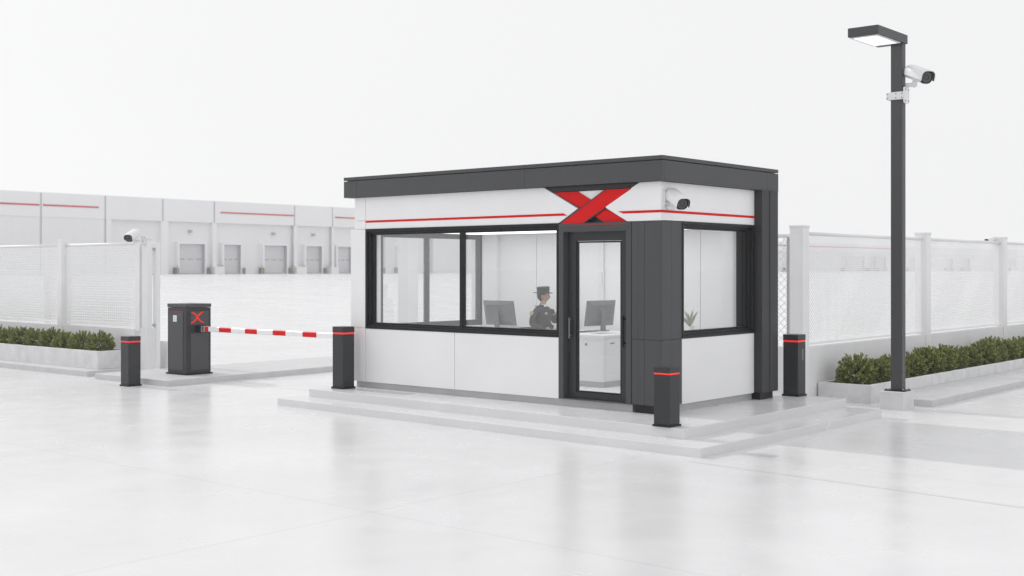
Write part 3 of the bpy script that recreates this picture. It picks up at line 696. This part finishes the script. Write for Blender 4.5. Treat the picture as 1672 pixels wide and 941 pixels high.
m = MB(); m.box(-10.82, -10.68, 14.1, 14.52, DT, DT + .014); m.build('keyboard_case', GREYM, K, bevel=.003)
m = MB()
for a in range(4):
    for b_ in range(12): m.box(-10.81 + a * .032, -10.784 + a * .032, 14.115 + b_ * .033, 14.142 + b_ * .033, DT + .014, DT + .019)
m.build('keys', BLACKP, K)
def plant(loc, h, label, seed, nl=34):
    rnd = random.Random(seed); P = thing('potted_plant', loc, label, 'potted plant')
    x, y, z = loc
    m = MB(); m.loft([[(x + r * math.cos(2 * math.pi * i / 20), y + r * math.sin(2 * math.pi * i / 20), z + q) for i in range(20)] for r, q in ((.045, 0), (.062, .10), (.056, .10), (.054, .085))], 0, True); m.build('pot', POT, P)
    m = MB()
    for k in range(nl):
        a = rnd.uniform(0, 6.28); el = rnd.uniform(.75, 1.5); L_ = h * rnd.uniform(.55, 1.0)
        d = Vector((math.cos(a) * math.cos(el), math.sin(a) * math.cos(el), math.sin(el))); sd = d.cross(Vector((0, 0, 1))).normalized() * L_ * .03
        b0 = Vector((x, y, z + .08)); mid = b0 + d * L_ * .6; tip = b0 + d * L_ + Vector((math.cos(a), math.sin(a), -.6)) * L_ * .12
        m.add([b0, mid + sd, tip, mid - sd], [(0, 1, 2), (0, 2, 3)])
    m.build('leaves', LEAF2, P)
plant((-9.20, 14.72, DT + .02), .30, 'small potted plant with thin pale leaves seen through the side window', 3, 26)
plant((-10.13, 14.80, DT), .22, 'small potted plant on the desk beside the right monitor', 5, 20)
C2 = thing('side_cabinet', (-9.1, 14.8, FZ), 'low white cabinet under the side window, a plant on top', 'cabinet')
m = MB(); m.box(-9.55, -8.82, 14.55, 15.02, FZ, DT + .02); m.build('carcass', WHITE, C2, bevel=.003)
m = MB(); m.box(-9.53, -9.19, 14.535, 14.549, FZ + .03, DT - .05); m.box(-9.18, -8.84, 14.535, 14.549, FZ + .03, DT - .05); m.build('cabinet_door', WHITE, C2, bevel=.002)

# chair
px_, py_ = -11.72, 14.52; SZ = .915
Ch = thing('office_chair', (px_, py_, FZ), 'black swivel office chair under the seated guard', 'chair')
m = MB(); m.box(px_ - .22, px_ + .22, py_ - .22, py_ + .22, SZ - .07, SZ - .005); m.build('seat', BLACKP, Ch, bevel=.03, seg=3)
m = MB(); m.box(px_ - .30, px_ - .25, py_ - .20, py_ + .20, SZ + .04, SZ + .18); m.box(px_ - .29, px_ - .26, py_ - .03, py_ + .03, SZ - .05, SZ + .1); m.build('backrest', BLACKP, Ch, bevel=.02, seg=3)
m = MB(); m.tube((px_, py_, FZ + .08), (px_, py_, SZ - .07), .03); m.build('column', GREYM, Ch)
m = MB()
for k in range(5):
    a = k * 2 * math.pi / 5; m.tube((px_, py_, FZ + .09), (px_ + .28 * math.cos(a), py_ + .28 * math.sin(a), FZ + .06), .022, .015, 8)
m.build('star_base', GREYM, Ch)
for k in range(5):
    a = k * 2 * math.pi / 5; m = MB(); m.tube((px_ + .28 * math.cos(a) - .012, py_ + .28 * math.sin(a), FZ + .03), (px_ + .28 * math.cos(a) + .012, py_ + .28 * math.sin(a), FZ + .03), .03); m.build('castor', BLACKP, Ch)
m = MB()
for k in range(24):
    a, c = k * 2 * math.pi / 24, (k + 1) * 2 * math.pi / 24
    m.tube((px_ + .30 * math.cos(a), py_ + .30 * math.sin(a), FZ + .2), (px_ + .30 * math.cos(c), py_ + .30 * math.sin(c), FZ + .2), .011, n=6)
for a in (0, math.pi / 2, math.pi, 4.71): m.tube((px_, py_, FZ + .2), (px_ + .30 * math.cos(a), py_ + .30 * math.sin(a), FZ + .2), .009, n=6)
m.build('foot_ring', STEEL, Ch)

# ------------------------------------------------------------------ the guard
def skin_mesh(verts, edges, radii, root=0, sub=2):
    me = bpy.data.meshes.new('tmp'); me.from_pydata(verts, edges, []); o = bpy.data.objects.new('tmp', me); COL.objects.link(o)
    md = o.modifiers.new('skin', 'SKIN'); md.use_smooth_shade = True
    lay = me.skin_vertices[0].data if len(me.skin_vertices) else None
    if lay is None:
        bm = bmesh.new(); bm.from_mesh(me); bm.verts.layers.skin.verify(); bm.to_mesh(me); bm.free(); lay = me.skin_vertices[0].data
    for i, r in enumerate(radii): lay[i].radius = r if isinstance(r, tuple) else (r, r); lay[i].use_root = (i == root)
    sb = o.modifiers.new('sub', 'SUBSURF'); sb.levels = sub; sb.render_levels = sub
    dg = bpy.context.evaluated_depsgraph_get(); dg.update()
    out = bpy.data.meshes.new_from_object(o.evaluated_get(dg))
    bpy.data.objects.remove(o); return out
def guard():
    V = [(0, 0, .10), (-.01, 0, .24), (.0, 0, .40), (-.005, 0, .52), (.0, 0, .60), (.015, 0, .68)]
    Rr = [(.17, .20), (.145, .175), (.145, .185), (.12, .165), (.060, .060), (.05, .05)]
    E = [(0, 1), (1, 2), (2, 3), (3, 4), (4, 5)]
    def chain_(start, pts):
        p = start
        for q, r in pts: V.append(q); Rr.append(r); E.append((p, len(V) - 1)); p = len(V) - 1
        return p
    chain_(3, [((.01, -.175, .53), .072), ((-.01, -.245, .42), .064), ((-.03, -.275, .28), .055), ((.10, -.25, .235), .050), ((.22, -.20, .215), .034)])
    chain_(3, [((.01, .175, .53), .072), ((.05, .23, .42), .064), ((.11, .24, .31), .055), ((.19, .16, .39), .046), ((.245, .08, .455), .034)])
    for s in (-1, 1):
        chain_(0, [((.10, .10 * s, .085), .082), ((.28, .11 * s, .08), .070), ((.42, .11 * s, .07), .058), ((.43, .11 * s, -.12), .050), ((.41, .11 * s, -.36), .036), ((.42, .11 * s, -.41), .038), ((.52, .115 * s, -.43), .030)])
    body = skin_mesh(V, E, Rr, 0, 2)
    bm = bmesh.new(); bm.from_mesh(body)
    for f in bm.faces: f.material_index = 0; f.smooth = True
    def addmesh(mb, mi):
        off = len(bm.verts); vs = [bm.verts.new(v) for v in mb.v]
        for f in mb.f:
            try: q = bm.faces.new([vs[i] for i in f]); q.material_index = mi; q.smooth = True
            except ValueError: pass
    # neck + head
    h = MB(); h.tube((.005, 0, .585), (.03, 0, .70), .056, .052, 16); addmesh(h, 1)
    h = MB(); h.sphere((0, 0, 0), 1, 28, 20)
    nv = []
    for x, y, z in h.v:
        X, Y, Z = x * .100, y * .078, z * .122
        if z < -.1: k = min(1, (-z - .1) / .9); X = X * (1 - .30 * k) + .018 * k; Y *= (1 - .38 * k)
        if x > .55 and abs(y) < .30 and -.42 < z < .18:       # nose
            b = (1 - abs(y) / .30) * (1 - abs((z + .22) / .40)) ; X += .026 * max(0, b)
        if x > .5 and abs(y) < .42 and -.62 < z < -.45: X += .006  # lips
        if x > .5 and .12 < abs(y) < .55 and .0 < z < .22: X -= .008  # eye sockets
        nv.append((X + .035, Y, Z + .785))
    TH = R(32); HR = Matrix.Translation((.02, 0, 0)) @ Matrix.Rotation(TH, 4, 'Z') @ Matrix.Translation((-.02, 0, 0))
    h.v = nv; h.xf(HR); addmesh(h, 1)
    for s in (-1, 1):
        e = MB(); e.sphere((.025, .080 * s, .775), .030, 10, 8, 0, (.65, .35, 1.1)); e.xf(HR); addmesh(e, 1)
        e = MB(); e.sphere((.121, .030 * s, .800), .011, 8, 6, 0, (.6, 1.2, .7)); e.xf(HR); addmesh(e, 2)
    # hands: palm and five fingers
    def hand(wr, fwd, up, side, curl):
        wr, fwd, up, side = Vector(wr), Vector(fwd).normalized(), Vector(up).normalized(), Vector(side).normalized()
        VV = [wr, wr + fwd * .045, wr + fwd * .08]; RRr = [(.022, .024), (.017, .034), (.014, .036)]; EE = [(0, 1), (1, 2)]
        me = skin_mesh([tuple(v) for v in VV], EE, RRr, 0, 2); bm.from_mesh(me)
        meshes_ = []
        for k, (o_, ln) in enumerate(((-.027, .062), (-.009, .075), (.009, .070), (.026, .055))):
            b0 = wr + fwd * .07 + side * o_; pts = [b0]; d = fwd.copy()
            for sg, fr in enumerate((.45, .32, .23)):
                d = (d - up * curl * (.5 + sg * .35)).normalized(); pts.append(pts[-1] + d * ln * fr)
            q = skin_mesh([tuple(v) for v in pts], [(0, 1), (1, 2), (2, 3)], [.009, .0085, .008, .0065], 0, 1); bm.from_mesh(q)
        b0 = wr + fwd * .025 - side * .026; d = (fwd * .7 - side * .7 - up * .1).normalized(); pts = [b0, b0 + d * .03, b0 + d * .03 + (d + fwd * .8).normalized() * .028, b0 + d * .03 + (d + fwd * .8).normalized() * .028 + (fwd - up * curl * .5).normalized() * .022]
        q = skin_mesh([tuple(v) for v in pts], [(0, 1), (1, 2), (2, 3)], [.011, .010, .009, .007], 0, 1); bm.from_mesh(q)
    nb = len(bm.faces); hand((.225, -.20, .215), (1, .12, -.15), (0, 0, 1), (0, -1, 0), .35)
    hand((.25, .075, .46), (.55, -.75, .35), (-.4, 0, 1), (.6, .5, .5), .45)
    bm.faces.ensure_lookup_table()
    for f in bm.faces[nb:]: f.material_index = 1; f.smooth = True
    # shoes
    for f in bm.faces[:nb]:
        if f.material_index == 0 and f.calc_center_median().z < -.385: f.material_index = 3
    bmesh.ops.recalc_face_normals(bm, faces=bm.faces)
    me = bpy.data.meshes.new('person'); bm.to_mesh(me); bm.free()
    for mt in (UNIFORM, SKIN, HAIR, BLACKP): me.materials.append(mt)
    o = bpy.data.objects.new('person', me); COL.objects.link(o)
    tag(o, 'seated guard in a dark uniform jacket and peaked cap, facing right inside the booth', 'person')
    # hair
    h = MB(); h.sphere((0, 0, 0), 1, 24, 16); h.v = [(x * .106 + .016, y * .088, z * .125 + .80) for x, y, z in h.v]
    keep = [i for i, f in enumerate(h.f) if all(not (h.v[j][0] > .075 or (h.v[j][0] > .015 and h.v[j][2] < .785)) for j in f) and all(h.v[j][2] > .682 for j in f)]
    h.f = [h.f[i] for i in keep]; h.m = [0] * len(keep); h.sm = [True] * len(keep)
    h.xf(HR); h.build('hair', HAIR, o)
    # cap: band, flared crown, peak
    def oval(rx, ry, z, cx=.022, tl=0.0, n=28): return [(cx + rx * math.cos(2 * math.pi * i / n), ry * math.sin(2 * math.pi * i / n), z + tl * math.cos(2 * math.pi * i / n)) for i in range(n)]
    h = MB(); h.loft([oval(.108, .094, .838), oval(.110, .096, .862), oval(.112, .100, .895, tl=.003), oval(.118, .106, .932, tl=.005), oval(.113, .101, .946, tl=.005), oval(.06, .05, .952, tl=.003)]); h.xf(HR); ca = h.build('cap', UNIFORM, o)
    h = MB(); h.loft([oval(.112, .098, .842), oval(.1125, .0985, .864)], caps=False); h.xf(HR); h.build('cap_band', BLACKP, ca)
    h = MB(); h.loft([oval(.108, .094, .842), oval(.178, .150, .832, .022, -.006), oval(.178, .150, .841, .022, -.006), oval(.108, .094, .850)], caps=False)
    h.xf(HR); h.build('cap_peak', BLACKP, ca)
    h = MB(); h.box(.133, .140, -.016, .016, .885, .925); h.xf(HR); h.build('cap_badge', GOLD, ca, bevel=.004)
    # collar, shirt, patch, badge, epaulette
    h = MB(); h.loft([oval(.075, .082, .575, .0), oval(.062, .066, .625, .012)], caps=False); h.build('collar', UNIFORM, o)
    h = MB(); h.loft([oval(.058, .056, .59, .022), oval(.056, .056, .632, .022)], caps=False); h.build('shirt_collar', SHIRT, o)
    h = MB(); pts = [(-.052, .445), (.005, .445), (.012, .50), (-.022, .525), (-.058, .50)]; h.prism(pts, 'y', -.302, -.262); pa = h.build('shoulder_patch', GOLD, o, bevel=.004)
    h = MB(); h.prism([(x * .68 - .006, .484 + (z - .484) * .68) for x, z in pts], 'y', -.305, -.3025); h.build('patch_field', PATCH, pa)
    h = MB(); h.tube((.135, -.075, .47), (.158, -.078, .474), .026, .022, 8); h.build('badge', GOLD, o)
    h = MB(); h.box(-.03, .03, -.19, -.09, .598, .612); h.build('epaulette', BLACKP, o, bevel=.004)
    h = MB(); h.tube((0, 0, .19), (0, 0, .225), .158, .158, 28); h.v = [(x * 1.0, y * 1.2, z) for x, y, z in h.v]; h.build('belt', BLACKP, o)
    o.scale = (.86,) * 3; o.location = (px_ - .01, py_, SZ - .005); o.rotation_euler = (0, 0, R(2))
    return o
guard()

# ------------------------------------------------------------------ air
hz = bpy.data.materials.new('haze'); hz.use_nodes = True; hn = hz.node_tree; hn.nodes.clear()
ho = hn.nodes.new('ShaderNodeOutputMaterial'); hv = hn.nodes.new('ShaderNodeVolumePrincipled')
hv.inputs['Color'].default_value = (.995, .995, 1, 1); hv.inputs['Density'].default_value = .0010; hv.inputs['Anisotropy'].default_value = .2
hn.links.new(hv.outputs[0], ho.inputs['Volume'])
m = MB(); m.box(-950, 650, -450, 1250, -1.2, 9.6); o = m.build('haze', hz); o['kind'] = 'stuff'

# ------------------------------------------------------------------ world, sun, camera
W = bpy.data.worlds.new('World'); S.world = W; W.use_nodes = True; nt = W.node_tree
bg = nt.nodes['Background']
SUN_EL, SUN_AZ = R(35.5), None
sun_dir = Vector((-1.40, -.045, 1.0)).normalized()               # towards the sun
SUN_EL = math.asin(sun_dir.z)
sky = nt.nodes.new('ShaderNodeTexSky'); sky.sky_type = 'NISHITA'; sky.sun_disc = False
sky.sun_elevation = SUN_EL; sky.sun_rotation = math.atan2(sun_dir.x, sun_dir.y); sky.dust_density = 3.0; sky.air_density = 1.0
hs = nt.nodes.new('ShaderNodeHueSaturation'); hs.inputs['Saturation'].default_value = .03; hs.inputs['Value'].default_value = 1.0
cl_ = nt.nodes.new('ShaderNodeCombineColor'); cl_.mode = 'RGB'
for k, v in zip(('Red', 'Green', 'Blue'), (9.12, 9.15, 9.22)): cl_.inputs[k].default_value = v
mx = nt.nodes.new('ShaderNodeMix'); mx.data_type = 'RGBA'; mx.inputs[0].default_value = .90; mx.clamp_result = False
nt.links.new(sky.outputs['Color'], hs.inputs['Color']); nt.links.new(hs.outputs['Color'], mx.inputs[6]); nt.links.new(cl_.outputs['Color'], mx.inputs[7])
nt.links.new(mx.outputs[2], bg.inputs['Color']); bg.inputs['Strength'].default_value = .1
sl = bpy.data.lights.new('sun', 'SUN'); sl.energy = 1.35; sl.angle = R(.9); sl.color = (1, .985, .965)
so = bpy.data.objects.new('sun', sl); COL.objects.link(so); so.rotation_euler = sun_dir.to_track_quat('Z', 'Y').to_euler(); so.location = (-30, -5, 30)

cd = bpy.data.cameras.new('camera'); co = bpy.data.objects.new('camera', cd); COL.objects.link(co)
cd.sensor_width = 36; cd.lens = 36 * FPX / 1672; cd.shift_y = -(470.5 - 439) / 1672; cd.clip_start = .1; cd.clip_end = 3000
co.location = (0, 0, 2.0)
fw = Vector((-.6475, .762, 0)).normalized(); co.rotation_euler = fw.to_track_quat('-Z', 'Y').to_euler()
cd.dof.use_dof = True; cd.dof.focus_distance = 15.5; cd.dof.aperture_fstop = 2.8
S.camera = co
S.view_settings.view_transform = 'Standard'; S.view_settings.look = 'None'; S.view_settings.exposure = 0.05; S.view_settings.gamma = 1
S.view_settings.use_curve_mapping = False
S.cycles.max_bounces = 10; S.cycles.volume_bounces = 3; S.cycles.transparent_max_bounces = 24; S.cycles.sample_clamp_indirect = 6
